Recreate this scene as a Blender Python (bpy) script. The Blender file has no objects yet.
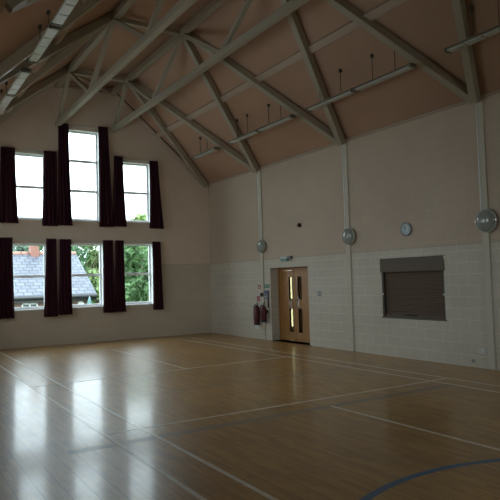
import bpy, bmesh, math, random
from mathutils import Vector, Matrix
random.seed(7)
S = bpy.context.scene
COL = S.collection

# ------------------------------------------------------------------ camera
YAW, PITCH, ROLL, HCAM, FPX = 0.5533245, 0.0489174, -0.0283944, 1.815, 594.07
fw = Vector((math.sin(YAW)*math.cos(PITCH), math.cos(YAW)*math.cos(PITCH), math.sin(PITCH)))
rt = Vector((math.cos(YAW), -math.sin(YAW), 0))
up = rt.cross(fw)
rt2 = rt*math.cos(ROLL) + up*math.sin(ROLL)
up2 = -rt*math.sin(ROLL) + up*math.cos(ROLL)
cd = bpy.data.cameras.new('camera'); cam = bpy.data.objects.new('camera', cd); COL.objects.link(cam)
cd.sensor_width = 36; cd.lens = FPX/500*36; cd.clip_start = .05; cd.clip_end = 500
M = Matrix((( rt2.x, up2.x, -fw.x, 0), (rt2.y, up2.y, -fw.y, 0), (rt2.z, up2.z, -fw.z, HCAM), (0, 0, 0, 1)))
cam.matrix_world = M
S.camera = cam

# ------------------------------------------------------------------ light and exposure
w = bpy.data.worlds.new('overcast_sky'); S.world = w; w.use_nodes = True
wn = w.node_tree.nodes; bg = wn['Background']
bg.inputs[0].default_value = (0.79, 0.915, 1.0, 1); bg.inputs[1].default_value = 7.0
S.view_settings.view_transform = 'Standard'; S.view_settings.look = 'None'
S.view_settings.exposure = 0.0; S.view_settings.gamma = 1; S.view_settings.use_curve_mapping = False
S.cycles.use_denoising = True
S.cycles.max_bounces = 16; S.cycles.diffuse_bounces = 10; S.cycles.glossy_bounces = 6
S.cycles.transparent_max_bounces = 24
S.cycles.sample_clamp_indirect = 6

W, D, E, SL = 9.69, 18.37, 5.18, 0.86      # right wall, far gable, eave height, roof slope
CX = 5.40; WL = 2*CX - W                   # centre line of the roof, left wall
RX = 0.90; TOP = E + SL*(W - CX - RX)      # half width of the flat top, its height
YB = -5.0                                  # rear gable
YA = 7.35                                  # the side bay the camera stands in ends here

# ------------------------------------------------------------------ materials
def mat(name, col, rough=.6, metal=0., spec=.5):
    m = bpy.data.materials.new(name); m.use_nodes = True
    b = m.node_tree.nodes['Principled BSDF']
    b.inputs['Base Color'].default_value = (*col, 1); b.inputs['Roughness'].default_value = rough
    b.inputs['Metallic'].default_value = metal; b.inputs['Specular IOR Level'].default_value = spec
    return m
class N:
    def __init__(s, m): s.m = m; s.t = m.node_tree; s.b = s.t.nodes['Principled BSDF']
    def new(s, t, **k):
        n = s.t.nodes.new(t)
        for a, v in k.items(): setattr(n, a, v)
        return n
    def link(s, a, b): s.t.links.new(a, b)
    def coords(s, scale=(1,1,1), rot=(0,0,0)):
        g = s.new('ShaderNodeTexCoord'); mp = s.new('ShaderNodeMapping')
        mp.inputs['Scale'].default_value = scale; mp.inputs['Rotation'].default_value = rot
        s.link(g.outputs['Object'], mp.inputs[0]); return mp.outputs[0]
    def noise(s, vec, sc, det=3, rough=.5):
        n = s.new('ShaderNodeTexNoise'); n.inputs['Scale'].default_value = sc; n.inputs['Detail'].default_value = det
        n.inputs['Roughness'].default_value = rough; s.link(vec, n.inputs['Vector']); return n
    def mix(s, fac, a, b, mode='MIX'):
        n = s.new('ShaderNodeMix', data_type='RGBA', blend_type=mode)
        for i, v in ((0, fac), (6, a), (7, b)):
            if isinstance(v, (int, float)): n.inputs[i].default_value = v
            elif isinstance(v, tuple): n.inputs[i].default_value = (*v, 1)
            else: s.link(v, n.inputs[i])
        return n.outputs[2]
    def ramp(s, fac, p0, c0, p1, c1):
        r = s.new('ShaderNodeValToRGB'); s.link(fac, r.inputs[0])
        r.color_ramp.elements[0].position = p0; r.color_ramp.elements[0].color = (*c0, 1)
        r.color_ramp.elements[1].position = p1; r.color_ramp.elements[1].color = (*c1, 1); return r.outputs[0]
    def bump(s, h, strength, dist=.01):
        b = s.new('ShaderNodeBump'); b.inputs['Strength'].default_value = strength; b.inputs['Distance'].default_value = dist
        s.link(h, b.inputs['Height']); s.link(b.outputs[0], s.b.inputs['Normal'])
    def math(s, op, a, b=None):
        n = s.new('ShaderNodeMath', operation=op)
        for i, v in ((0, a), (1, b)):
            if v is None: continue
            if isinstance(v, (int, float)): n.inputs[i].default_value = v
            else: s.link(v, n.inputs[i])
        return n.outputs[0]

# painted block walls: a paler band below the joint at 2.38 m, warmer paint above
SPLIT = 2.38
def block_wall(name, low, high, along):          # along: 'Y' for side walls, 'X' for gables
    m = mat(name, low, .75, spec=.25); n = N(m)
    g = n.new('ShaderNodeTexCoord'); sp = n.new('ShaderNodeSeparateXYZ'); n.link(g.outputs['Object'], sp.inputs[0])
    cb = n.new('ShaderNodeCombineXYZ'); n.link(sp.outputs[along], cb.inputs[0]); n.link(sp.outputs['Z'], cb.inputs[1])
    br = n.new('ShaderNodeTexBrick'); n.link(cb.outputs[0], br.inputs['Vector'])
    br.inputs['Scale'].default_value = 1; br.inputs['Brick Width'].default_value = .45; br.inputs['Row Height'].default_value = .225
    br.inputs['Mortar Size'].default_value = .009; br.inputs['Mortar Smooth'].default_value = .35
    br.inputs['Color1'].default_value = (.94, .94, .94, 1); br.inputs['Color2'].default_value = (1, 1, 1, 1)
    br.inputs['Mortar'].default_value = (1.22, 1.22, 1.21, 1) if along == 'Y' else (.97, .97, .97, 1)
    hi = n.math('GREATER_THAN', sp.outputs['Z'], SPLIT)
    c = n.mix(hi, low, high)
    j = n.math('COMPARE', sp.outputs['Z'], SPLIT); j.node.inputs[2].default_value = .012
    c = n.mix(n.math('MULTIPLY', j, .45), c, tuple(v*.55 for v in low))
    c = n.mix(n.math('SUBTRACT', .8, n.math('MULTIPLY', hi, .5)), c, br.outputs['Color'], 'MULTIPLY')
    no = n.noise(g.outputs['Object'], .9, 4)
    c = n.mix(1., c, n.ramp(no.outputs[0], .3, (.93, .92, .91), .75, (1.03, 1.03, 1.03)), 'MULTIPLY')
    n.link(c, n.b.inputs['Base Color'])
    fine = n.noise(g.outputs['Object'], 60, 2)
    h = n.math('ADD', n.math('MULTIPLY', br.outputs['Fac'], -1.0), n.math('MULTIPLY', fine.outputs[0], .25))
    n.bump(h, .5 if along == 'Y' else .15, .006)
    return m
M_side = block_wall('painted_block', (.615, .57, .485), (.555, .45, .355), 'Y')
M_gable = block_wall('painted_gable', (.62, .535, .43), (.75, .62, .51), 'X')

def ceiling_mat():
    m = mat('ceiling_board', (.52, .42, .365), .85, spec=.2); n = N(m); v = n.coords()
    a = n.noise(v, .5, 3); n.link(n.ramp(a.outputs[0], .3, (.41, .255, .175), .7, (.47, .30, .21)), n.b.inputs['Base Color'])
    n.bump(n.noise(v, 25, 2).outputs[0], .1, .004); return m
M_ceil = ceiling_mat()

def floor_mat():
    m = mat('sprung_wood', (.3, .2, .1), .25); n = N(m)
    g = n.new('ShaderNodeTexCoord'); sp = n.new('ShaderNodeSeparateXYZ'); n.link(g.outputs['Object'], sp.inputs[0])
    cb = n.new('ShaderNodeCombineXYZ'); n.link(sp.outputs['Y'], cb.inputs[0]); n.link(sp.outputs['X'], cb.inputs[1])
    def brick(w_, h_, ms):
        br = n.new('ShaderNodeTexBrick'); n.link(cb.outputs[0], br.inputs['Vector']); br.inputs['Scale'].default_value = 1
        br.inputs['Brick Width'].default_value = w_; br.inputs['Row Height'].default_value = h_
        br.inputs['Mortar Size'].default_value = ms; br.inputs['Mortar Smooth'].default_value = .2
        br.inputs['Color1'].default_value = (0, 0, 0, 1); br.inputs['Color2'].default_value = (1, 1, 1, 1); br.inputs['Mortar'].default_value = (0, 0, 0, 1)
        return br
    st = brick(.42, .065, .0006); pan = brick(1.9, .195, .003)
    mp = n.new('ShaderNodeMapping'); mp.inputs['Scale'].default_value = (30, 1.6, 1); n.link(g.outputs['Object'], mp.inputs[0])
    grain = n.noise(mp.outputs[0], 1.6, 5, .6)
    big = n.noise(g.outputs['Object'], .55, 4, .6)
    c = n.mix(st.outputs['Color'], (.37, .20, .05), (.51, .285, .078))
    c = n.mix(.55, c, n.ramp(grain.outputs[0], .3, (.62, .60, .58), .7, (1.2, 1.2, 1.2)), 'MULTIPLY')
    c = n.mix(.7, c, n.ramp(big.outputs[0], .3, (.75, .73, .70), .72, (1.12, 1.12, 1.12)), 'MULTIPLY')
    jn = n.math('MAXIMUM', n.math('MULTIPLY', st.outputs['Fac'], .5), pan.outputs['Fac'])
    c = n.mix(jn, c, (.05, .035, .02)); n.link(c, n.b.inputs['Base Color'])
    scu = n.noise(g.outputs['Object'], 7, 5, .7)
    mpw = n.new('ShaderNodeMapping'); mpw.inputs['Scale'].default_value = (14, 4, 1); n.link(g.outputs['Object'], mpw.inputs[0])
    und = n.noise(mpw.outputs[0], 1.0, 2)
    r = n.math('ADD', n.math('MULTIPLY', scu.outputs[0], .16), n.math('MULTIPLY', big.outputs[0], .12))
    n.link(n.math('ADD', r, .21), n.b.inputs['Roughness'])
    n.b.inputs['Coat Weight'].default_value = .30; n.link(n.math('ADD', r, -.02), n.b.inputs['Coat Roughness']); n.b.inputs['Coat IOR'].default_value = 1.5
    h = n.math('ADD', n.math('MULTIPLY', jn, -1.), n.math('MULTIPLY', und.outputs[0], .9))
    h = n.math('ADD', h, n.math('MULTIPLY', scu.outputs[0], .25))
    n.bump(h, .35, .0012); n.link(n.t.nodes['Bump'].outputs[0], n.b.inputs['Coat Normal']); n.b.inputs['Specular IOR Level'].default_value = .5
    return m
M_floor = floor_mat()
def line_mat(name, c, wear):
    m = mat(name, c, .3); n = N(m); v = n.coords()
    a = n.noise(v, 9, 5, .7); n.link(n.ramp(a.outputs[0], .28, wear, .5, c), n.b.inputs['Base Color'])
    n.b.inputs['Roughness'].default_value = .42; n.b.inputs['Coat Weight'].default_value = .3; n.b.inputs['Coat Roughness'].default_value = .12; return m
M_white_line = line_mat('white_court_paint', (.80, .76, .66), (.58, .50, .38))
M_worn_line = line_mat('worn_court_paint', (.44, .38, .28), (.30, .23, .14))
M_blue_line = line_mat('blue_court_paint', (.03, .13, .27), (.03, .10, .19))
M_tape = line_mat('faded_blue_paint', (.24, .19, .14), (.33, .21, .085))

M_steel = mat('cream_steel_paint', (.37, .32, .245), .45)
M_purlin = mat('purlin_paint', (.45, .345, .265), .7)
M_column = mat('column_paint', (.57, .52, .43), .7)
M_upvc = mat('white_upvc', (.86, .87, .88), .35)
M_track = mat('cream_track', (.62, .60, .53), .5)
def curtain_mat():
    m = mat('maroon_velvet', (.050, .014, .024), .9, spec=.15); n = N(m)
    tr = n.new('ShaderNodeBsdfTranslucent'); tr.inputs[0].default_value = (.14, .006, .010, 1)
    mx = n.new('ShaderNodeMixShader'); mx.inputs[0].default_value = .2
    n.link(n.b.outputs[0], mx.inputs[1]); n.link(tr.outputs[0], mx.inputs[2])
    n.link(mx.outputs[0], n.t.nodes['Material Output'].inputs[0]); return m
M_curt = curtain_mat()
def glass_mat(name, tint=(1, 1, 1)):
    m = bpy.data.materials.new(name); m.use_nodes = True; t = m.node_tree; t.nodes.clear()
    o = t.nodes.new('ShaderNodeOutputMaterial'); a = t.nodes.new('ShaderNodeBsdfTransparent'); a.inputs[0].default_value = (*tint, 1)
    g = t.nodes.new('ShaderNodeBsdfGlossy'); g.inputs['Roughness'].default_value = .02
    f = t.nodes.new('ShaderNodeFresnel'); f.inputs[0].default_value = 1.3
    mx = t.nodes.new('ShaderNodeMixShader')
    gi = t.nodes.new('ShaderNodeNewGeometry'); iv = t.nodes.new('ShaderNodeMath'); iv.operation = 'SUBTRACT'; iv.inputs[0].default_value = 1
    ml = t.nodes.new('ShaderNodeMath'); ml.operation = 'MULTIPLY'; t.links.new(gi.outputs['Backfacing'], iv.inputs[1]); t.links.new(iv.outputs[0], ml.inputs[0]); t.links.new(f.outputs[0], ml.inputs[1])
    t.links.new(ml.outputs[0], mx.inputs[0]); t.links.new(a.outputs[0], mx.inputs[1]); t.links.new(g.outputs[0], mx.inputs[2]); t.links.new(mx.outputs[0], o.inputs[0])
    return m
M_glass = glass_mat('window_glass', (.95, .97, .96))
M_doorglass = glass_mat('door_glass', (.80, .76, .60))
def oak():
    m = mat('oak_veneer', (.33, .16, .06), .4); n = N(m)
    v = n.coords((14, 14, .8)); a = n.noise(v, 2.2, 5, .6)
    n.link(n.ramp(a.outputs[0], .3, (.30, .14, .042), .7, (.46, .225, .07)), n.b.inputs['Base Color']); return m
M_oak = oak()
M_darkwood = mat('dark_gap', (.05, .03, .02), .6)
M_chrome = mat('brushed_steel', (.62, .61, .58), .28, 1)
M_shut = mat('bronze_shutter', (.115, .074, .046), .6, 0)
M_shut2 = mat('bronze_housing', (.105, .074, .047), .6, 0)
M_black = mat('black_plastic', (.02, .02, .02), .4)
M_red = mat('extinguisher_red', (.10, .006, .011), .3)
M_signred = mat('sign_red', (.38, .07, .07), .5)
M_signgreen = mat('sign_green', (.05, .16, .10), .5)
M_white = mat('white_plastic', (.70, .70, .67), .4)
M_grey = mat('grey_plastic', (.30, .31, .33), .45)
M_blue = mat('blue_plastic', (.07, .10, .17), .45)
M_lampglass = mat('frosted_dome', (.27, .29, .26), .08)
M_lampbase = mat('lamp_base', (.45, .46, .42), .4)
M_diff = mat('prismatic_diffuser', (.56, .57, .54), .22)
M_tray = mat('luminaire_tray', (.22, .21, .165), .4)
M_rod = mat('dark_rod', (.06, .05, .04), .5)
M_clock = mat('clock_face', (.50, .52, .56), .3)
M_clockrim = mat('clock_rim', (.30, .31, .34), .25, .6)

# ------------------------------------------------------------------ mesh helpers
class MB:
    def __init__(s): s.bm = bmesh.new()
    def hexa(s, p):
        v = [s.bm.verts.new(Vector(q)) for q in p]
        for f in ((0,3,2,1),(4,5,6,7),(0,1,5,4),(1,2,6,5),(2,3,7,6),(3,0,4,7)): s.bm.faces.new([v[i] for i in f])
        return s
    def box(s, a, b):
        x0,x1 = sorted((a[0],b[0])); y0,y1 = sorted((a[1],b[1])); z0,z1 = sorted((a[2],b[2]))
        return s.hexa([(x0,y0,z0),(x1,y0,z0),(x1,y1,z0),(x0,y1,z0),(x0,y0,z1),(x1,y0,z1),(x1,y1,z1),(x0,y1,z1)])
    def beam(s, A, B, w, d, n=(0,0,1)):
        A = Vector(A); B = Vector(B); t = (B-A).normalized(); n = Vector(n); n = (n - t*n.dot(t)).normalized(); c = t.cross(n)
        q = lambda P, i, j: P + c*(w/2*i) + n*(d/2*j)
        return s.hexa([q(A,-1,-1),q(A,1,-1),q(B,1,-1),q(B,-1,-1),q(A,-1,1),q(A,1,1),q(B,1,1),q(B,-1,1)])
    def cyl(s, A, B, r, seg=12, r2=None, caps=True):
        A = Vector(A); B = Vector(B); t = (B-A).normalized(); r2 = r if r2 is None else r2
        n = t.orthogonal().normalized(); c = t.cross(n); ra=[]; rb=[]
        for i in range(seg):
            a = 2*math.pi*i/seg; o = n*math.cos(a)+c*math.sin(a)
            ra.append(s.bm.verts.new(A+o*r)); rb.append(s.bm.verts.new(B+o*r2))
        for i in range(seg):
            f = s.bm.faces.new([ra[i], ra[(i+1)%seg], rb[(i+1)%seg], rb[i]]); f.smooth = seg > 8
        if caps: s.bm.faces.new(ra[::-1]); s.bm.faces.new(rb)
        return s
    def lathe(s, base, axis, prof, seg=24):        # prof: (distance along axis, radius)
        base = Vector(base); t = Vector(axis).normalized(); n = t.orthogonal().normalized(); c = t.cross(n); rings=[]
        for h, r in prof:
            rings.append([s.bm.verts.new(base+t*h+(n*math.cos(2*math.pi*i/seg)+c*math.sin(2*math.pi*i/seg))*max(r,1e-4)) for i in range(seg)])
        for a, b in zip(rings, rings[1:]):
            for i in range(seg):
                f = s.bm.faces.new([a[i], a[(i+1)%seg], b[(i+1)%seg], b[i]]); f.smooth = True
        s.bm.faces.new(rings[0][::-1]); s.bm.faces.new(rings[-1]); return s
    def poly(s, pts):
        s.bm.faces.new([s.bm.verts.new(Vector(p)) for p in pts]); return s
    def build(s, name, m, parent=None, bevel=0, fix=True):
        if fix: bmesh.ops.recalc_face_normals(s.bm, faces=s.bm.faces)
        me = bpy.data.meshes.new(name); 
        if parent is not None:
            s.bm.transform(Matrix.Translation(-parent.location))
        s.bm.to_mesh(me); s.bm.free(); me.materials.append(m)
        o = bpy.data.objects.new(name, me); COL.objects.link(o)
        if parent is not None: o.parent = parent
        if bevel:
            b = o.modifiers.new('bevel', 'BEVEL'); b.width = bevel; b.segments = 2; b.limit_method = 'ANGLE'
        return o
def sub(mb, name, m, part, root, bevel=0):          # a sub-part: parented to a part that sits at its root's origin
    o = mb.build(name, m, root, bevel); o.parent = part; return o
def tag(o, label, cat, group=None):
    o['label'] = label; o['category'] = cat
    if group: o['group'] = group
    return o
def thing(name, label, cat, loc, group=None):
    o = bpy.data.objects.new(name, None); o.empty_display_size = .2; COL.objects.link(o); o.location = loc
    return tag(o, label, cat, group)
def struct(o): o['kind'] = 'structure'; return o
def sempty(name, loc):
    o = bpy.data.objects.new(name, None); o.empty_display_size = .2; COL.objects.link(o); o.location = loc; return struct(o)

# ------------------------------------------------------------------ room shell
TH = .35
def clip(poly, hull):
    out = poly
    for i in range(len(hull)):
        (ax, ay), (bx, by) = hull[i], hull[(i+1) % len(hull)]
        side = lambda p: (bx-ax)*(p[1]-ay) - (by-ay)*(p[0]-ax)
        inp, out = out, []
        for k in range(len(inp)):
            a, b = inp[k], inp[(k+1) % len(inp)]; sa, sb = side(a), side(b)
            if sa >= -1e-9: out.append(a)
            if (sa > 1e-9 and sb < -1e-9) or (sa < -1e-9 and sb > 1e-9):
                t = sa/(sa-sb); out.append((a[0]+(b[0]-a[0])*t, a[1]+(b[1]-a[1])*t))
        if len(out) < 3: return []
    return out
def holed(mb, hull, holes, to3, d):                 # to3(u, v, depth) -> point
    us = sorted({u for u, _ in hull} | {h[0] for h in holes} | {h[2] for h in holes})
    vs = sorted({v for _, v in hull} | {h[1] for h in holes} | {h[3] for h in holes})
    for u0, u1 in zip(us, us[1:]):
        for v0, v1 in zip(vs, vs[1:]):
            cu, cv = (u0+u1)/2, (v0+v1)/2
            if any(h[0] < cu < h[2] and h[1] < cv < h[3] for h in holes): continue
            p = clip([(u0,v0),(u1,v0),(u1,v1),(u0,v1)], hull)
            if len(p) < 3: continue
            for dep in (0, d): mb.poly([to3(u, v, dep) for u, v in p])
    for h in holes:
        c = [(h[0],h[1]),(h[2],h[1]),(h[2],h[3]),(h[0],h[3])]
        for a, b in zip(c, c[1:]+c[:1]): mb.poly([to3(*a,0), to3(*b,0), to3(*b,d), to3(*a,d)])
    for a, b in zip(hull, hull[1:]+hull[:1]): mb.poly([to3(*a,0), to3(*b,0), to3(*b,d), to3(*a,d)])
    return mb
WIN = [(3.18, 4.19, 1.10, 3.06, 2), (4.89, 5.90, 1.10, 3.07, 2), (6.57, 7.57, 1.10, 3.07, 2),
       (3.18, 4.18, 3.78, 5.76, 2), (4.86, 5.83, 3.78, 6.62, 3), (6.57, 7.54, 3.78, 5.74, 2)]
hull = [(WL, 0), (W, 0), (W, E), (CX+RX, TOP), (CX-RX, TOP), (WL, E)]
holes = [(a, c, b, d) for a, b, c, d, _ in WIN]
g = holed(MB(), hull, holes, lambda u, v, t: (u, D+t, v), TH)
struct(g.build('wall_gable', M_gable, fix=False))
REAR = [(a, c, b, d) for a, b, c, d, _ in WIN]
hull2 = [(-1.6, 0), (W, 0), (W, E), (CX+RX, TOP), (CX-RX, TOP), (WL, E), (-1.6, E-.001)]
g = holed(MB(), hull, holes, lambda u, v, t: (u, YB-t, v), TH); g.box((-1.6, YB, 0), (WL, YB-TH, 4.95))
struct(g.build('wall_rear', M_gable, fix=False))
DOOR = (12.77, 14.59, 2.12)
SH = (8.22, 10.0, .87, 2.18)
g = holed(MB(), [(YB-TH,0),(D+TH,0),(D+TH,E),(YB-TH,E)], [(DOOR[0], 0, DOOR[1], DOOR[2]), (SH[0], SH[2], SH[1], SH[3])], lambda u, v, t: (W+t, u, v), TH)
struct(g.build('wall_right', M_side, fix=False))
LEFT_ADDED = [(y, 2.3, y+b, 4.8) for y, b in ((8.3, 1.35), (11.7, 1.4), (14.9, 1.2))]  # unseen openings, added and sized to let more daylight into the hall
g = holed(MB(), [(YA,0),(D,0),(D,E),(YA,E)], LEFT_ADDED, lambda u, v, t: (WL-t, u, v), TH); struct(g.build('wall_left', M_side, fix=False))
SIDE = [(y, 1.6, y+2.4, 4.2) for y in (-4.2,)][:0]
g = holed(MB(), [(YB,0),(YA+TH,0),(YA+TH,4.95),(YB,4.95)], SIDE, lambda u, v, t: (-1.6-t, u, v), TH); g.box((-1.6, YA, 0), (WL-TH, YA+TH, 4.95)); struct(g.build('wall_side_bay', M_side, fix=False))
struct(MB().box((-1.6-TH, YB, 4.95), (WL-TH, YA, 5.12)).build('ceiling_side_bay', M_ceil))
struct(MB().box((WL-TH, YB, 4.84), (WL, YA, 5.17)).build('wall_bay_header', M_side))
g = MB()
T = .12
prof = [(WL-.3, E-.3*SL), (CX-RX, TOP), (CX+RX, TOP), (W+.3, E-.3*SL)]
for (x0, z0), (x1, z1) in zip(prof, prof[1:]):
    y0, y1 = YB-TH, D+TH
    g.hexa([(x0,y0,z0),(x1,y0,z1),(x1,y1,z1),(x0,y1,z0),(x0,y0,z0+T),(x1,y0,z1+T),(x1,y1,z1+T),(x0,y1,z0+T)])
struct(g.build('ceiling', M_ceil))
floor = struct(MB().box((-1.6-TH, YB-TH, -.2), (W+TH+2.6, D+TH, 0)).build('floor', M_floor))
# a slim timber bead where the sloping ceiling meets each gable and side wall
struct(MB().beam((W-.02, YB, E-.03), (W-.02, D, E-.03), .03, .05).build('trim_1', M_purlin))
nrm = Vector((SL, 0, 1)).normalized()
g = MB().beam((W-.02, D-.012, E-.01), (CX+RX, D-.012, TOP-.02), .02, .035, nrm);
g.beam((CX-RX, D-.012, TOP-.02), (WL+.02, D-.012, E-.01), .02, .035, (-SL, 0, 1))
struct(g.build('trim_2', M_rod))

# court markings painted on the floor
HL = .0012
NL = [0]
def cline(x0, y0, x1, y1, wd, m=M_white_line):
    NL[0] += 1; h = .0006 if m is M_tape else .0012+.00015*NL[0]
    g = MB().beam((x0, y0, h/2), (x1, y1, h/2), wd, h); o = g.build('court_line', m, floor); return o
cline(8.345, 17.6, 8.345, YB+1, .035, M_white_line); cline(7.915, 17.6, 7.915, YB+1, .035, M_white_line)
cline(2.26, 17.6, 2.26, YB+1, .05); cline(2.735, 17.6, 2.735, YB+1, .05)
cline(5.36, 6.63, 5.36, 0.4, .04); cline(5.33, 11.2, 5.33, 15.9, .035)
cline(2.26, 7.11, 8.345, 7.09, .035); cline(2.26, 11.2, 8.345, 11.35, .035, M_white_line)
cline(2.26, 15.9, 8.345, 15.9, .035, M_worn_line); cline(2.26, 17.6, 8.345, 17.6, .035, M_worn_line)
tp = cline(1.7, 6.6, 7.9, 6.64, .15, M_tape)
tp = cline(3.6, 9.15, 8.6, 9.15, .06, M_tape)
g = MB(); cxc, cyc, R0, R1 = 4.21, 1.563, 2.295, 2.37
for i in range(96):
    a, b = 2*math.pi*i/96, 2*math.pi*(i+1)/96
    P = lambda r, t, z: (cxc+r*math.cos(t), cyc+r*math.sin(t), z)
    g.hexa([P(R0,a,.0002),P(R1,a,.0002),P(R1,b,.0002),P(R0,b,.0002),P(R0,a,HL),P(R1,a,HL),P(R1,b,HL),P(R0,b,HL)])
g.build('court_circle', M_blue_line, floor)

# ------------------------------------------------------------------ windows
for k, (x0, x1, z0, z1, n) in enumerate(WIN):
    r = sempty('window_%d' % (k+1), ((x0+x1)/2, D+.22, z0))
    g = MB(); y0, y1 = D+.19, D+.26; f = .06
    g.box((x0, y0, z0), (x0+f, y1, z1)); g.box((x1-f, y0, z0), (x1, y1, z1))
    g.box((x0+f, y0, z0), (x1-f, y1, z0+f+.02)); g.box((x0+f, y0, z1-f), (x1-f, y1, z1))
    for i in range(1, n):
        z = z0+(z1-z0)*i/n; g.box((x0+f, y0, z-.04), (x1-f, y1, z+.04))
    g.build('window_frame', M_upvc, r, .006)
    g = MB(); t = .012
    g.box((x0, D, z0), (x0+t, y0, z1)); g.box((x1-t, D, z0), (x1, y0, z1)); g.box((x0+t, D, z1-t), (x1-t, y0, z1))
    g.build('reveal_lining', M_upvc, r)
    for i in range(n):
        za, zb = z0+(z1-z0)*i/n, z0+(z1-z0)*(i+1)/n
        MB().box((x0+f-.01, D+.22, za+.02), (x1-f+.01, D+.224, zb-.02)).build('glass_pane', M_glass, r)
    MB().box((x0-.03, D-.02, z0-.03), (x1+.03, D+.19, z0+.004)).build('window_sill', M_upvc, r, .005)
    # unseen rear gable window of the same size, added behind the camera for daylight
    r2 = sempty('window_%d' % (k+7), ((x0+x1)/2, YB-.12, z0))
    g = MB(); y0, y1 = YB-.17, YB-.10
    g.box((x0, y0, z0), (x0+f, y1, z1)); g.box((x1-f, y0, z0), (x1, y1, z1)); g.box((x0+f, y0, z0), (x1-f, y1, z0+f)); g.box((x0+f, y0, z1-f), (x1-f, y1, z1))
    for i in range(1, n):
        z = z0+(z1-z0)*i/n; g.box((x0+f, y0, z-.025), (x1-f, y1, z+.025))
    g.build('window_frame', M_upvc, r2)
    MB().box((x0+f-.01, YB-.134, z0+f-.01), (x1-f+.01, YB-.13, z1-f+.01)).build('glass_pane', M_glass, r2)
    for yy, ang, nm in ((D+.34, 1, 'front'), (YB-.30, -1, 'rear')):      # portals: they only guide the sky's light, they give none
        ld = bpy.data.lights.new('sky_portal', 'AREA'); ld.shape = 'RECTANGLE'; ld.size = x1-x0; ld.size_y = z1-z0
        ld.cycles.is_portal = True
        lo = bpy.data.objects.new('sky_portal', ld); COL.objects.link(lo); lo.location = ((x0+x1)/2, yy, (z0+z1)/2)
        lo.rotation_euler = (math.radians(-90 if ang > 0 else 90), 0, 0)

for k, (ya_, za_, yb_, zb_) in enumerate(SIDE+LEFT_ADDED):      # added left-wall windows, out of view, to bring in more daylight
    X0 = -1.6 if k < len(SIDE) else WL
    r = sempty('window_%d' % (k+14), (X0-.12, (ya_+yb_)/2, za_)); g = MB()
    for a in ((ya_,za_,ya_+.06,zb_),(yb_-.06,za_,yb_,zb_),(ya_+.06,za_,yb_-.06,za_+.06),(ya_+.06,zb_-.06,yb_-.06,zb_),((ya_+yb_)/2-.03,za_+.06,(ya_+yb_)/2+.03,zb_-.06)): g.box((X0-.18,a[0],a[1]),(X0-.10,a[2],a[3]))
    g.build('window_frame', M_upvc, r)
    MB().box((X0-.145, ya_+.05, za_+.05), (X0-.14, yb_-.05, zb_-.05)).build('glass_pane', M_glass, r)
    ld = bpy.data.lights.new('sky_portal', 'AREA'); ld.shape = 'RECTANGLE'; ld.size = zb_-za_; ld.size_y = yb_-ya_; ld.cycles.is_portal = True
    lo = bpy.data.objects.new('sky_portal', ld); COL.objects.link(lo); lo.location = (X0-.3, (ya_+yb_)/2, (za_+zb_)/2); lo.rotation_euler = (0, math.radians(-90), 0)

# ------------------------------------------------------------------ curtains
def curtain(xa, xb, xc, xd, z1, z0, n, label, seed):    # top edges xa..xb, hem xc..xd
    rnd = random.Random(seed); bm = bmesh.new(); root_x = (xa+xb)/2
    NU, NV = n*10, 22; ph = rnd.random()*6; fr = []
    am = [rnd.uniform(.6, 1.3) for _ in range(n+2)]
    for j in range(NV+1):
        t = j/NV; z = z1+(z0-z1)*t; row = []
        e = t**1.3
        a_, b_ = xa+(xc-xa)*e, xb+(xd-xb)*e
        for i in range(NU+1):
            u = i/NU; ug = u + .012*math.sin(3*t+ph+u*5)
            k = u*n; amp = (.022+.026*t)*am[int(k)]
            y = D-.12 + amp*math.sin(2*math.pi*k+ph*.3) + .012*math.sin(9*u+4*t+ph)
            x = a_+(b_-a_)*ug + .012*math.sin(2*math.pi*k*1.0+1.2+ph)*t
            zz = z + (.012*math.sin(2*math.pi*k+1)*t if j == NV else 0)
            row.append(bm.verts.new((x-root_x, y-(D-.12), zz-z0)))
        fr.append(row)
    for j in range(NV):
        for i in range(NU):
            f = bm.faces.new([fr[j][i], fr[j][i+1], fr[j+1][i+1], fr[j+1][i]]); f.smooth = True
    me = bpy.data.meshes.new('curtain'); bm.to_mesh(me); bm.free(); me.materials.append(M_curt)
    r = thing('curtain', label, 'curtain', (root_x, D-.12, z0), 'maroon curtains at the gable windows')
    o = bpy.data.objects.new('fabric', me); COL.objects.link(o); o.parent = r
    s = o.modifiers.new('thick', 'SOLIDIFY'); s.thickness = .004
    g = MB()                                                   # pencil-pleated heading tape
    m = n*3
    for i in range(m):
        x0 = xa+(xb-xa)*i/m; x1 = xa+(xb-xa)*(i+1)/m
        g.cyl((x0+(x1-x0)/2, D-.115, z1-.07), (x0+(x1-x0)/2, D-.115, z1+.02), (x1-x0)*.42, 8)
    g.build('heading_tape', M_curt, r)
Q = 'maroon curtain'
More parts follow.
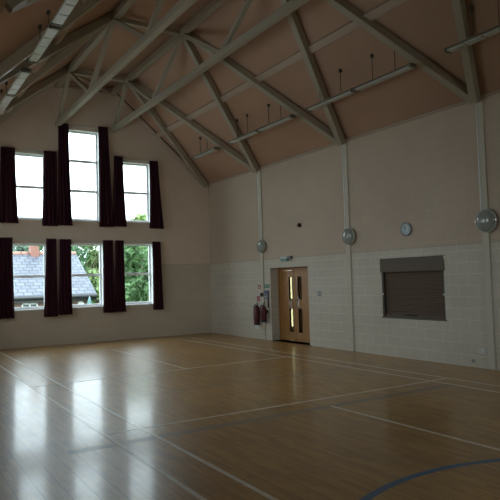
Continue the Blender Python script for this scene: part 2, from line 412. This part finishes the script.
CUR = [
 (2.88,3.27, 2.84,3.37, 5.84,3.64, 4, 'dark maroon curtain at far left edge of the upper left window'),
 (4.09,4.46, 4.03,4.50, 5.83,3.58, 4, 'dark maroon curtain on the right side of the upper left window'),
 (4.53,4.84, 4.515,4.94, 6.73,3.60, 4, 'tall maroon curtain on the left side of the tall central window'),
 (5.77,6.08, 5.73,6.20, 6.76,3.59, 4, 'tall maroon curtain on the right side of the tall central window'),
 (6.26,6.55, 6.22,6.66, 5.86,3.61, 4, 'dark maroon curtain on the left side of the upper right window'),
 (7.47,7.76, 7.44,7.94, 5.80,3.57, 4, 'maroon curtain with red lit edge on the right side of upper right window'),
 (2.80,3.19, 2.78,3.22, 3.20,.88, 4, 'dark maroon curtain at far left edge of the lower left window'),
 (4.13,4.42, 4.05,4.46, 3.18,.87, 4, 'dark maroon curtain on the right side of the lower left window'),
 (4.53,4.87, 4.49,4.90, 3.17,.90, 4, 'dark maroon curtain on the left side of the lower middle window'),
 (5.86,6.18, 5.82,6.215, 3.15,.90, 4, 'dark maroon curtain on the right side of the lower middle window'),
 (6.27,6.54, 6.245,6.58, 3.15,.90, 4, 'dark maroon curtain on the left side of the lower right window'),
 (7.51,7.80, 7.51,7.86, 3.12,.91, 4, 'maroon curtain on the right side of the lower right window showing trees'),
]
for i, c in enumerate(CUR): curtain(*c, 40+i)
for (x0, x1, z, lab) in [(2.84,4.46,5.80,'cream curtain rail above the upper left window'), (4.50,6.12,6.71,'cream curtain rail above the tall central window'),
      (6.22,7.80,5.79,'cream curtain rail above the upper right window'), (2.76,4.46,3.15,'cream curtain rail above the lower left window showing the slate roof'),
      (4.49,6.22,3.13,'cream curtain rail above the lower middle window'), (6.23,7.84,3.10,'cream curtain rail above the lower right window showing trees')]:
    r = thing('curtain_rail', lab, 'curtain rail', ((x0+x1)/2, D, z), 'curtain rails over the gable windows')
    MB().box((x0, D-.045, z+.0), (x1, D-.02, z+.035)).build('rail', M_track, r, .004)
    for xx in (x0+.1, (x0+x1)/2, x1-.1): MB().box((xx-.015, D-.03, z+.005), (xx+.015, D, z+.03)).build('bracket', M_track, r)

# ------------------------------------------------------------------ steel roof frame
roof = thing('roof_frame', 'cream painted steel roof frame of ridge truss and crossing diagonal rafters under the sloped ceiling', 'roof frame', (CX, D, TOP))
POST = [D-.08, 15.0, 11.08, 7.2, 3.3, -.6, -4.5]
NODE = [16.95, 13.05, 9.15, 5.25, 1.35, -2.55]
CH = .87; ZU = TOP-.17; ZB = 6.72
OFF = nrm*-.085
for sgn in (1, -1):
    X = lambda x: CX + sgn*x
    n3 = Vector((SL*sgn, 0, 1)).normalized(); off = n3*-.085
    e = W-CX
    for i, ny in enumerate(NODE):
        for py in (POST[i], POST[i+1]):
            A = Vector((X(e-.06), py, E-.02)); B = Vector((X(RX-.01), ny, TOP))
            MB().beam(A+off, B+off, .15, .17, n3).build('rafter', M_steel, roof, .008)
    MB().beam((X(2.43), YB, TOP-(2.43-RX)*SL-.05), (X(2.43), D, TOP-(2.43-RX)*SL-.05), .16, .10, n3).build('purlin', M_purlin, roof)
    MB().beam((X(CH), YB, ZU), (X(CH), D, ZU), .15, .15).build('top_chord', M_steel, roof, .008)
    MB().beam((X(CH), YB, ZB), (X(CH), D, ZB), .14, .14).build('bottom_chord', M_steel, roof, .008)
    low = [D-.12]+POST[1:-1]
    for i, ny in enumerate(NODE[:5]):
        for ly in (low[i], low[i+1]):
            MB().beam((X(CH), ny, ZU-.03), (X(CH), ly, ZB+.03), .10, .10, (1,0,0)).build('strut', M_steel, roof, .006)
for ny in NODE: MB().beam((CX-CH, ny, ZU), (CX+CH, ny, ZU), .12, .12).build('cross_tie', M_steel, roof, .006)
MB().beam((CX-CH, NODE[0], ZU), (CX+CH, D-.05, ZU), .09, .09).build('plan_brace', M_steel, roof)
for i in range(1): MB().beam((CX-CH, D-.07, ZU), (CX+CH, D-.07, ZU), .10, .10).build('cross_tie', M_steel, roof)

COLS = [(POST[1], 'slim white column on right wall between the corner and the extinguishers, furthest of the three'),
        (POST[2], 'white column on right wall between the wooden doors and the roller shutter'),
        (POST[3]-.02, 'wide white column on right wall at the right edge, beyond the shutter')]
for (y, lab) in COLS:
    c = thing('wall_column', lab, 'column', (W-.04, y, 0), 'columns along the right wall')
    MB().box((W-.035, y-.075, 0), (W, y+.075, E-.12)).build('shaft', M_column, c, .01)
    MB().box((W-.05, y+.045, 2.95), (W-.035, y+.07, E-.2)).build('conduit', M_white, c)

# ------------------------------------------------------------------ hanging batten lights
def zc(x): return TOP - (abs(x-CX)-RX)*SL
def batten(x, y0, y1, rods, label, zf=5.70):
    r = thing('batten_light', label, 'ceiling light', (x, (y0+y1)/2, zf), 'hanging batten lights')
    g = MB(); h = .055
    g.hexa([(x-.09,y0,zf),(x+.09,y0,zf),(x+.09,y1,zf),(x-.09,y1,zf),(x-.05,y0,zf+h),(x+.05,y0,zf+h),(x+.05,y1,zf+h),(x-.05,y1,zf+h)])
    tr = g.build('tray', M_tray, r, .008)
    n = 4
    for k in range(n):
        a = y0+.05+(y1-y0-.1)*k/n+.012; b = y0+.05+(y1-y0-.1)*(k+1)/n-.012
        MB().box((x-.072, a, zf-.028), (x+.072, b, zf+.002)).build('diffuser', M_diff, r, .01)
    for e in (y0, y1-.04): MB().box((x-.092, e, zf-.035), (x+.092, e+.04, zf+.045)).build('end_cap', M_tray, r, .01)
    for ry in rods:
        MB().cyl((x, ry, zf+.05), (x, ry, zc(x)-.01), .007, 8).build('hanging_rod', M_rod, r)
        MB().cyl((x, ry, zc(x)-.07), (x, ry, zc(x)-.005), .032, 12).build('ceiling_cup', M_rod, r)
XR, XLF = 8.40, 2.19
batten(XR, 15.30, 16.78, (16.38, 15.90), 'short hanging batten light on the right slope, the furthest, nearest the gable')
batten(XR, 13.0, 14.5, (14.1, 13.56), 'farther half of the pair of batten lights above the wooden doors')
batten(XR, 11.45, 12.96, (12.5, 11.96), 'nearer half of the pair of batten lights above the wooden doors')
batten(XR, 9.26, 10.85, (10.4, 9.68), 'farther half of the long pair of batten lights above the shutter and clock')
batten(XR, 7.62, 9.22, (8.7, 8.08), 'nearer half of the long pair of batten lights above the shutter and clock')
batten(XR, 5.30, 6.85, (6.3, 5.8), 'batten light at the upper right edge crossing in front of a rafter')
batten(XLF, 7.35, 8.86, (8.3, 7.8), 'batten light at the top left, nearest the viewer, cut by the frame')
batten(XLF, 8.97, 10.55, (9.35, 9.95), 'batten light at upper left with bright diffuser, second from the viewer')
batten(XLF, 11.08, 12.6, (11.6, 12.25), 'batten light at upper left beyond a gap, third from the viewer')
batten(XLF, 12.66, 14.2, (13.1, 13.7), 'batten light at the left edge of the picture, furthest on the left slope')

# ------------------------------------------------------------------ things on the right wall
def dome_lamp(y, lab, R=.205):
    r = thing('wall_lamp', lab, 'wall lamp', (W-.085, y, 2.78), 'round wall lamps on the columns')
    x = W-.035
    MB().lathe((x, y, 2.78), (-1,0,0), [(0,R),(.02,R*1.03),(.05,R*1.03),(.055,R*.98)], 32).build('base', M_lampbase, r)
    pr = [(.05, R*.96)]+[(.05+.085*math.sin(t), R*.96*math.cos(t)) for t in [math.radians(a) for a in range(12, 90, 11)]]
    MB().lathe((x, y, 2.78), (-1,0,0), pr, 32).build('dome', M_lampglass, r)
    for s in (-1, 1): MB().cyl((x-.02, y+s*R*1.05, 2.78), (x-.06, y+s*R*1.05, 2.78), .012, 8).build('clip', M_chrome, r)
dome_lamp(14.93, 'round frosted wall lamp on the far column above the fire extinguishers', .19)
dome_lamp(11.0, 'round frosted wall lamp on the column between the doors and the clock')
dome_lamp(7.12, 'large looking round frosted wall lamp at the right edge of the picture', .215)

r = thing('wall_clock', 'small round grey wall clock above the roller shutter', 'clock', (W, 9.17, 2.80))
MB().lathe((W, 9.17, 2.80), (-1,0,0), [(0,.15),(.045,.15),(.05,.135),(.035,.13)], 32).build('rim', M_clockrim, r)
MB().cyl((W-.036, 9.17, 2.80), (W-.040, 9.17, 2.80), .128, 32).build('face', M_clock, r)
for k in range(12):
    a = k*math.pi/6; MB().beam((W-.042, 9.17+.098*math.sin(a), 2.80+.098*math.cos(a)), (W-.042, 9.17+.118*math.sin(a), 2.80+.118*math.cos(a)), .008, .003, (1,0,0)).build('hour_mark', M_black, r)
for L, a, wd in ((.06, .7, .014), (.10, 0.25, .010)):
    MB().beam((W-.044, 9.17, 2.80), (W-.044, 9.17+L*math.sin(a), 2.80+L*math.cos(a)), wd, .003, (1,0,0)).build('clock_hand', M_black, r)
MB().lathe((W-.042, 9.17, 2.80), (-1,0,0), [(0,.13),(.006,.12),(.012,.08),(.014,.0)], 24).build('glass_cover', M_glass, r)

r = thing('fire_sounder', 'small dark red round alarm sounder high on right wall above the doors', 'alarm', (W, 13.05, 3.25))
MB().lathe((W, 13.05, 3.25), (-1,0,0), [(0,.06),(.03,.06),(.035,.05)], 20).build('base', M_black, r)
MB().lathe((W-.035, 13.05, 3.25), (-1,0,0), [(0,.05),(.03,.048),(.05,.03),(.052,.01)], 20).build('horn', mat('sounder_red', (.10,.015,.015), .4), r)

r = thing('emergency_light', 'white and green emergency light over the wooden double doors', 'emergency light', (W, 13.79, 2.38))
MB().box((W-.03, 13.50, 2.32), (W, 13.92, 2.43)).build('back_box', M_grey, r, .005)
MB().cyl((W-.07, 13.56, 2.395), (W-.07, 13.92, 2.395), .035, 16).build('cover', M_white, r)
MB().box((W-.095, 13.58, 2.30), (W-.045, 13.90, 2.365)).build('green_panel', mat('exit_green', (.06,.22,.17), .3), r, .01)
MB().box((W-.09, 13.44, 2.34), (W, 13.53, 2.43)).build('end_block', mat('end_grey', (.15,.14,.12), .4), r, .01)

# door
XD = W+.29
r = sempty('door_1', (XD, 13.70, 0))
ya, yb, zt = DOOR[0], DOOR[1], 2.03
g = MB(); g.box((XD-.02, ya, 0), (XD+.06, ya+.05, zt+.04)); g.box((XD-.02, yb-.04, 0), (XD+.06, yb, zt+.04)); g.box((XD-.02, ya, zt), (XD+.06, yb, DOOR[2]))
g.build('door_frame', M_oak, r)
def leaf(y0, y1, p0, p1, hy, lab):
    z0, z1 = .012, zt-.005; panels = [(.28, .93), (1.22, 1.84)]
    g = MB(); xa, xb = XD, XD+.045
    g.box((xa,y0,z0),(xb,p0,z1)); g.box((xa,p1,z0),(xb,y1,z1))
    zz = [z0]+[v for p in panels for v in p]+[z1]
    for k in range(0, len(zz), 2): g.box((xa,p0,zz[k]),(xb,p1,zz[k+1]))
    o = g.build('door_leaf', M_oak, r)
    for a, b in panels:
        sub(MB().box((xa+.02, p0, a), (xa+.026, p1, b)), 'vision_panel', M_doorglass, o, r)
        g = MB(); t = .014
        g.box((xa-.006,p0-t,a-t),(xa+.02,p0,b+t)); g.box((xa-.006,p1,a-t),(xa+.02,p1+t,b+t)); g.box((xa-.006,p0,a-t),(xa+.02,p1,a)); g.box((xa-.006,p0,b),(xa+.02,p1,b+t))
        sub(g, 'glazing_bead', M_darkwood, o, r)
    g = MB(); zh0, zh1 = .93, 1.21
    g.cyl((xa-.06,hy,zh0),(xa-.06,hy,zh1),.012,10); g.cyl((xa,hy,zh0+.012),(xa-.06,hy,zh0+.012),.012,10); g.cyl((xa,hy,zh1-.012),(xa-.06,hy,zh1-.012),.012,10)
    sub(g, 'pull_handle', M_chrome, o, r)
    sub(MB().box((xa-.004,hy-.018,zh0-.03),(xa,hy+.018,zh1+.03)), 'handle_plate', M_chrome, o, r)
    sub(MB().box((xa-.003,y0+.04,.03),(xa,y1-.04,.12)), 'kick_plate', M_oak, o, r)
leaf(13.785, yb-.045, 13.88, 14.06, 13.985, '')
leaf(ya+.055, 13.775, 13.48, 13.63, 13.61, '')
# corridor beyond the doors with a tall slim outer window
xc0, xc1, yc0, yc1, hc = W+TH, W+TH+2.1, 11.8, 18.0, 2.5
g = holed(MB(), [(yc0,0),(yc1,0),(yc1,hc),(yc0,hc)], [(16.93,.12,17.41,2.3)], lambda u, v, t: (xc1+t, u, v), .2)
g.box((xc0, yc0-.1, 0), (xc1, yc0, hc)); g.box((xc0, yc1, 0), (xc1, yc1+.1, hc)); g.box((xc0, yc0, hc), (xc1, yc1, hc+.1))
struct(g.build('wall_corridor', mat('corridor_paint', (.55,.5,.4), .7), fix=False))
struct(MB().box((xc1+.18, 16.93, .12), (xc1+.185, 17.41, 2.3)).build('window_13', M_glass))

# pale wall and paving added outside so that window shows bright
struct(MB().box((15.2, 14, -.1), (15.45, 30, 3.2)).build('wall_added_pale', mat('pale_render', (.6, .56, .45), .8)))
struct(MB().box((xc1+.21, 14, -.25), (15.2, 30, -.05)).build('paving_added_pale', mat('pale_paving', (.45, .42, .36), .8)))

# roller shutter
r = thing('roller_shutter', 'closed dark bronze roller shutter over the serving hatch in right wall', 'roller shutter', (W, 9.11, SH[2]))
y0, y1, z0, z1 = SH
g = MB().box((W-.02, y0-.02, z1-.30), (W+.14, y1+.02, z1+.01)); hs = g.build('housing', M_shut2, r, .006)
for yy in (y0-.04, y1+.015): sub(MB().box((W-.012, yy, z1-.06), (W-.001, yy+.025, z1-.02)), 'fixing_lug', M_chrome, hs, r)
g = MB(); nsl = 18; zt_ = z1-.28; zb_ = z0+.07
for k in range(nsl):
    a = zb_+(zt_-zb_)*k/nsl; h = (zt_-zb_)/nsl
    pts = [(W+.070, a), (W+.060, a+h*.3), (W+.058, a+h*.6), (W+.066, a+h*.92), (W+.078, a+h)]
    for (xa_, za_), (xb_, zb2) in zip(pts, pts[1:]): g.poly([(xa_, y0+.03, za_), (xa_, y1-.03, za_), (xb_, y1-.03, zb2), (xb_, y0+.03, zb2)])
g.box((W+.08, y0+.02, zb_), (W+.09, y1-.02, zt_))
g.build('slat_curtain', M_shut, r)
for a, b in ((y0, y0+.05), (y1-.05, y1)):
    o = MB().box((W+.005, a, z0+.01), (W+.12, b, z1-.28)).build('guide_rail', mat('guide_bronze', (.06,.048,.034), .5), r)
    sub(MB().box((W-.004, a+.01, z0+.50), (W+.006, b-.01, z0+.54)), 'lock_pin', M_white, o, r)
g = MB().box((W+.03, y0+.05, z0+.01), (W+.10, y1-.05, z0+.075)); bb = g.build('bottom_bar', M_shut, r, .005)
g = MB().cyl((W+.01, 9.18, z0+.07), (W+.01, 9.32, z0+.07), .012, 8); g.cyl((W+.01,9.18,z0+.07),(W+.05,9.18,z0+.05),.01,8); g.cyl((W+.01,9.32,z0+.07),(W+.05,9.32,z0+.05),.01,8)
sub(g, 'pull_handle', M_black, bb, r)
sub(MB().box((W+.015, 9.0, z0+.045), (W+.03, 9.14, z0+.07)), 'lock_plate', M_black, bb, r)
MB().box((W-.015, y0-.03, z0-.02), (W+.13, y1+.03, z0+.01)).build('hatch_sill', mat('sill_grey', (.14,.12,.09), .5), r, .004)
struct(MB().box((W+.15, y0-.05, z0-.05), (W+.34, y1+.05, z1+.03)).build('wall_hatch_back', M_darkwood))

# switch, socket, panels
r = thing('light_switch', 'grey light switch plate on right wall just right of the doors', 'light switch', (W, 12.29, 1.40))
MB().box((W-.010, 12.21, 1.32), (W, 12.37, 1.46)).build('plate', mat('switch_metal', (.28,.27,.25), .35, .3), r, .004)
for k in (-.038, .038): MB().box((W-.016, 12.29+k-.018, 1.36), (W-.010, 12.29+k+.018, 1.42)).build('rocker', M_grey, r)
r = thing('power_socket', 'white double power socket low on right wall below the large lamp', 'socket', (W, 7.39, .32))
MB().box((W-.010, 7.31, .275), (W, 7.47, .365)).build('plate', M_white, r, .004)
for k in (-.04, .04):
    g = MB()
    for dy, dz, a, b in ((0,.012,.004,.008),(-.011,-.012,.006,.003),(.011,-.012,.006,.003)): g.box((W-.012, 7.39+k+dy-a, .315+dz-b), (W-.0095, 7.39+k+dy+a, .315+dz+b))
    g.build('socket_holes', M_black, r)
    MB().box((W-.015, 7.39+k-.009, .34), (W-.0095, 7.39+k+.009, .357)).build('rocker', M_white, r)
r = thing('cable_outlet', 'tiny grey outlet plate just above the floor below the power socket', 'outlet', (W, 7.60, .12))
MB().box((W-.008, 7.56, .08), (W, 7.64, .15)).build('plate', mat('outlet_grey', (.36,.35,.31), .6), r)
MB().cyl((W-.014, 7.60, .115), (W-.008, 7.60, .115), .012, 8).build('grommet', M_black, r)

# fire point
def plate(y, z, wy, h, m, name, label, cat, detail=None):
    r = thing(name, label, cat, (W, y, z)); MB().box((W-.006, y-wy/2, z-h/2), (W-.001, y+wy/2, z+h/2)).build('plate', m, r)
    if detail:
        for nm, mm, rects in detail:
            g = MB()
            for a, b, c, d in rects: g.box((W-.008, y+a, z+b), (W-.0055, y+c, z+d))
            g.build(nm, mm, r)
plate(15.20, 1.57, .17, .12, M_signred, 'fire_sign', 'small red sign on right wall, highest of the signs above the extinguishers', 'sign', [('pictogram', M_white, [(-.03,-.03,.0,.03),(.02,-.04,.05,-.01)])])
plate(14.80, 1.59, .30, .11, M_signgreen, 'safety_sign', 'small dark green safety sign on right wall left of the doors', 'sign', [('pictogram', mat('sign_pale', (.30,.40,.30), .5), [(-.10,-.035,-.03,.035),(.01,-.035,.05,.035),(.08,-.02,.11,.03)])])
plate(15.27, 1.215, .17, .15, M_signred, 'extinguisher_sign', 'red square sign on right wall just above the left extinguisher', 'sign', [('pictogram', M_white, [(-.02,-.03,.03,-.01),(-.055,.0,-.03,.04)])])
r = thing('alarm_panel', 'blue grey alarm control box on right wall below the green sign', 'alarm panel', (W, 14.78, 1.34))
MB().box((W-.06, 14.68, 1.21), (W, 14.87, 1.47)).build('case', mat('panel_bluegrey', (.17,.19,.24), .4), r, .008)
MB().box((W-.064, 14.71, 1.36), (W-.06, 14.84, 1.44)).build('display', M_blue, r)
for k in range(3): MB().cyl((W-.07, 14.73+.045*k, 1.28), (W-.06, 14.73+.045*k, 1.28), .012, 8).build('button', M_white, r)
r = thing('bell', 'small round dark bell beside the blue grey box left of the doors', 'bell', (W, 15.02-.04, 1.34))
MB().lathe((W-.07, 14.98, 1.34), (-1,0,0), [(0,.06),(.02,.06),(.04,.045),(.05,.01)], 20).build('gong', M_black, r)
MB().cyl((W, 14.98, 1.34), (W-.07, 14.98, 1.34), .025, 10).build('mount', M_black, r)
plate(15.38, .34, .24, .09, mat('pale_plate', (.72,.72,.66), .5), 'instruction_plate', 'pale rectangular plate low on right wall below the left extinguisher', 'sign')
r = thing('break_tool', 'slim red vertical holder on right wall beside the right extinguisher', 'holder', (W, 14.72, 1.06))
MB().box((W-.03, 14.695, .96), (W, 14.745, 1.22)).build('tube', M_red, r, .006); MB().cyl((W-.015, 14.72, 1.22), (W-.015, 14.72, 1.27), .012, 8).build('cap', M_black, r)
def extinguisher(y, zb, h, R, lab, tall):
    xo = W-.05-R; r = thing('fire_extinguisher', lab, 'fire extinguisher', (xo, y, zb), None)
    MB().lathe((xo, y, zb+.055), (0,0,1), [(0,R*.98),(.02,R),(h-.14,R),(h-.09,R*.86),(h-.05,R*.45),(h-.02,R*.3)], 24).build('cylinder', M_red, r)
    MB().lathe((xo, y, zb), (0,0,1), [(0,R*.97),(.005,R*1.01),(.06,R*1.01),(.065,R*.97)], 24).build('base_boot', M_black, r)
    MB().cyl((xo, y, zb+h+.02), (xo, y, zb+h+.08), .02, 10).build('valve', M_chrome, r)
    g = MB().beam((xo, y+.02, zb+h+.08), (xo-.02, y-.13, zb+h+.12), .025, .012); g.beam((xo, y+.02, zb+h+.06), (xo-.02, y-.12, zb+h+.05), .022, .010)
    g.build('lever', M_black, r)
    g = MB(); pts = [(xo, y+.02, zb+h+.05), (xo-.03, y+.09, zb+h+.02), (xo-.04, y+R*1.1, zb+h*.75), (xo-.04, y+R*1.12, zb+h*.35), (xo-.03, y+R*1.08, zb+h*.2)]
    for a, b in zip(pts, pts[1:]): g.cyl(a, b, .013, 8)
    g.build('hose', M_black, r)
    g = MB()
    for k in range(10):
        a0 = math.pi+(-.9+1.8*k/10)-.35; a1 = math.pi+(-.9+1.8*(k+1)/10)-.35; rr = R*1.012
        za, zc_ = zb+h*.42, zb+h*.72
        g.poly([(xo+rr*math.cos(a0), y+rr*math.sin(a0), za), (xo+rr*math.cos(a1), y+rr*math.sin(a1), za), (xo+rr*math.cos(a1), y+rr*math.sin(a1), zc_), (xo+rr*math.cos(a0), y+rr*math.sin(a0), zc_)])
    g.build('label_band', mat('band', (.15,.06,.058), .5) if tall else M_red, r, fix=False)
    MB().box((xo+R*.7, y-.03, zb+h*.55), (W, y+.03, zb+h*.75)).build('wall_bracket', M_black, r)
extinguisher(15.17, .44, .56, .095, 'red fire extinguisher on right wall, the left one, hung lower with pale label band', True)
extinguisher(14.80, .54, .46, .092, 'red fire extinguisher on right wall, the right one, hung slightly higher near the doors', False)

# ------------------------------------------------------------------ outside
def leafmat(name, c):
    m = mat(name, c, .55); n = N(m)
    gi = n.new('ShaderNodeNewGeometry'); v = n.noise(n.coords(), 3, 2)
    c0 = tuple(k*.7 for k in c); c1 = tuple(min(1, k*1.35) for k in c)
    cc = n.ramp(v.outputs[0], .3, c0, .7, c1); n.link(cc, n.b.inputs['Base Color'])
    tr = n.new('ShaderNodeBsdfTranslucent'); n.link(cc, tr.inputs[0]); mx = n.new('ShaderNodeMixShader'); mx.inputs[0].default_value = .4
    n.link(n.b.outputs[0], mx.inputs[1]); n.link(tr.outputs[0], mx.inputs[2]); n.link(mx.outputs[0], n.t.nodes['Material Output'].inputs[0]); return m
GZ = -1.4
m = mat('grass', (.05, .09, .03), .9); struct(MB().box((-80, D+TH+.01, GZ-.1), (120, 190, GZ)).build('lawn', m))
struct(MB().box((-80, -120, GZ-.1), (120, YB-TH-.01, GZ)).build('ground_rear', m))
M_bark = mat('bark', (.12, .09, .06), .9)
def tree(x, y, h, R, cz, lab, col, nleaf, seed, ls=.16):
    rnd = random.Random(seed); r = thing('leafy_tree', lab, 'tree', (x, y, GZ), 'trees outside the gable windows')
    g = MB(); g.cyl((x, y, GZ), (x+.1, y, cz-R*.2), .2, 10, .1)
    br = []
    for k in range(9):
        a = k*2.4; e = rnd.uniform(.2, .9); tip = Vector((x+R*.7*math.cos(a)*(1-e*.4), y+R*.7*math.sin(a)*(1-e*.4), cz+R*e*.8)); g.cyl((x+.08, y, cz-R*.45+k*.1), tip, .06, 6, .02); br.append(tip)
    g.build('trunk', M_bark, r)
    bm = bmesh.new()
    cl = []
    for k in range(46):
        while True:
            p = Vector((rnd.uniform(-1,1), rnd.uniform(-1,1), rnd.uniform(-1,1)))
            if .35 < p.length < 1: break
        cl.append((Vector((x+p.x*R, y+p.y*R, cz+p.z*h)), rnd.uniform(.28, .5)*R*.62))
    for k in range(nleaf):
        c, rr = rnd.choice(cl); d = Vector((rnd.gauss(0,1), rnd.gauss(0,1), rnd.gauss(0,1))).normalized()
        p = c+d*rr*rnd.uniform(.55, 1.05); n_ = (d+Vector((rnd.gauss(0,.6), rnd.gauss(0,.6), .5+rnd.gauss(0,.5)))).normalized()
        t = n_.orthogonal().normalized(); t.rotate(Matrix.Rotation(rnd.random()*6.28, 3, n_)); s = n_.cross(t); L = ls*rnd.uniform(.7, 1.4)
        q = [p-t*L, p+s*L*.45-t*.1*L, p+t*L+n_*L*-.2, p-s*L*.45-t*.1*L]
        bm.faces.new([bm.verts.new(v-r.location) for v in q])
    me = bpy.data.meshes.new('foliage'); bm.to_mesh(me); bm.free(); me.materials.append(leafmat('leaf', tuple(v*.72 for v in col)))
    o = bpy.data.objects.new('foliage', me); COL.objects.link(o); o.parent = r
tree(11.9, 27.5, 2.6, 2.5, 1.6, 'dense mid green tree filling the lower right window', (.16, .30, .12), 11000, 1)
tree(15.0, 38.5, 3.6, 2.9, 2.4, 'bright yellow green tree beyond the right end of the slate roof', (.30, .44, .14), 15000, 2, .24)
tree(17.6, 60, 4.2, 3.8, 3.2, 'green tree showing above the slate roof in the lower middle window', (.28, .40, .16), 12000, 4, .3)
tree(10.5, 44.7, 3.2, 2.5, 2.2, 'dark green tree right of the brick chimney', (.10, .22, .10), 5000, 5, .22)
tree(9.6, 56, 3.6, 3.0, 3.0, 'blue green tree left of the brick chimney', (.16, .24, .18), 4000, 6, .22)

def slate():
    m = mat('slate', (.30, .34, .40), .5); n = N(m)
    g = n.new('ShaderNodeTexCoord'); sp = n.new('ShaderNodeSeparateXYZ'); n.link(g.outputs['Object'], sp.inputs[0])
    cb = n.new('ShaderNodeCombineXYZ'); n.link(sp.outputs['X'], cb.inputs[0]); n.link(n.math('MULTIPLY', sp.outputs['Z'], 1.9), cb.inputs[1])
    br = n.new('ShaderNodeTexBrick'); n.link(cb.outputs[0], br.inputs['Vector']); br.inputs['Scale'].default_value = 1
    br.inputs['Brick Width'].default_value = .45; br.inputs['Row Height'].default_value = .32; br.inputs['Mortar Size'].default_value = .032
    br.inputs['Color1'].default_value = (.066,.076,.104,1); br.inputs['Color2'].default_value = (.105,.115,.148,1); br.inputs['Mortar'].default_value = (.03,.034,.045,1)
    no = n.noise(g.outputs['Object'], 2.2, 4)
    n.link(n.mix(.8, br.outputs['Color'], n.ramp(no.outputs[0], .3, (.82,.84,.84), .7, (1.1,1.1,1.08)), 'MULTIPLY'), n.b.inputs['Base Color']); return m
def brickm():
    m = mat('brick', (.4, .2, .15), .8); n = N(m)
    g = n.new('ShaderNodeTexCoord'); sp = n.new('ShaderNodeSeparateXYZ'); n.link(g.outputs['Object'], sp.inputs[0])
    cb = n.new('ShaderNodeCombineXYZ'); n.link(n.math('ADD', sp.outputs['X'], sp.outputs['Y']), cb.inputs[0]); n.link(sp.outputs['Z'], cb.inputs[1])
    br = n.new('ShaderNodeTexBrick'); n.link(cb.outputs[0], br.inputs['Vector']); br.inputs['Scale'].default_value = 1
    br.inputs['Brick Width'].default_value = .225; br.inputs['Row Height'].default_value = .075; br.inputs['Mortar Size'].default_value = .008
    br.inputs['Color1'].default_value = (.22,.12,.095,1); br.inputs['Color2'].default_value = (.18,.10,.08,1); br.inputs['Mortar'].default_value = (.2,.18,.16,1)
    n.link(br.outputs['Color'], n.b.inputs['Base Color']); return m
M_slate, M_brick = slate(), brickm()
hx0, hx1, ey, ry, ez, rz = -4., 9.88, 32., 36., 1.17, 3.56
r = thing('brick_house', 'brick house with large slate roof, red ridge tiles and chimney outside the lower windows', 'house', (5, ry, GZ))
g = MB(); g.box((hx0+.3, ey+.35, GZ), (hx1-.3, 2*ry-ey-.35, ez)); yv = [ey+.35, ry, 2*ry-ey-.35]
for xx in (hx0+.3, hx1-.3): g.poly([(xx, yv[0], ez), (xx, yv[1], rz-.2), (xx, yv[2], ez)])
g.build('wall', M_brick, r, fix=False)
g = MB()
for s in (1, -1):
    ye = ry-s*(ry-ey); g.hexa([(hx0,ye,ez),(hx1,ye,ez),(hx1,ry,rz),(hx0,ry,rz),(hx0,ye,ez+.1),(hx1,ye,ez+.1),(hx1,ry,rz+.1),(hx0,ry,rz+.1)])
rf = g.build('roof', M_slate, r)
g = MB()
for k in range(31):
    xa = hx0+(hx1-hx0)*k/31; g.cyl((xa, ry, rz+.08), (xa+(hx1-hx0)/31-.015, ry, rz+.08), .14, 10)
sub(g, 'ridge_tiles', mat('terracotta', (.30,.16,.12), .7), rf, r)
sub(MB().cyl((hx0, ey-.03, ez-.02), (hx1, ey-.03, ez-.02), .10, 10), 'gutter', M_black, rf, r)
sub(MB().box((hx0, ey+.02, ez-.25), (hx1, ey+.34, ez-.02)), 'fascia', M_black, rf, r)
g = MB().box((7.22, ry-.35, rz-.3), (7.66, ry+.35, rz+1.0)); g.box((7.18, ry-.4, rz+.85), (7.70, ry+.4, rz+1.0)); ch = g.build('chimney', mat('chimney_brick', (.22,.10,.075), .8), r)
for xx in (7.32, 7.56): sub(MB().cyl((xx, ry, rz+1.0), (xx, ry, rz+1.35), .12, 12, .1), 'chimney_pot', mat('pot', (.5,.25,.16), .8), ch, r)
def hwin(x0, x1, z0, z1):
    g = MB(); t = .07; y0 = ey+.28; y1 = ey+.36
    for a in ((x0,z0,x0+t,z1),(x1-t,z0,x1,z1),(x0,z0,x1,z0+t),(x0,z1-t,x1,z1),((x0+x1)/2-t/2,z0,(x0+x1)/2+t/2,z1)): g.box((a[0],y0,a[1]),(a[2],y1,a[3]))
    f = g.build('window', M_upvc, r); sub(MB().box((x0+t,ey+.33,z0+t),(x1-t,ey+.348,z1-t)), 'pane', mat('dark_pane', (.10,.12,.14), .1), f, r)
hwin(6.05, 6.85, .25, .90); hwin(1.5, 2.6, -.6, .8); hwin(4.2, 5.1, -.2, .86)
g = MB().lathe((9.05, ey+.33, .72), (0,-1,0), [(0,.03),(.15,.03),(.16,.16),(.18,.17)], 16); g.build('satellite_dish', M_white, r)
r = thing('garden_parasol', 'pale teal folded garden parasol in front of the brick house', 'parasol', (8.95, 30.2, GZ))
MB().cyl((8.95,30.2,GZ), (8.95,30.2,1.15), .03, 8).build('pole', M_white, r)
MB().lathe((8.95,30.2,.2), (0,0,1), [(0,.22),(.3,.17),(.7,.10),(.95,.02)], 14).build('canopy', mat('teal_canvas', (.10,.20,.20), .7), r)
r = thing('garden_wall', 'low brick garden wall with dark coping right of the brick house', 'garden wall', (11.5, 33, GZ))
MB().box((10.15, 32.6, GZ), (14.5, 32.85, .82)).build('wall', M_brick, r); MB().box((10.13, 32.55, .82), (14.5, 32.9, .92)).build('coping', M_black, r)
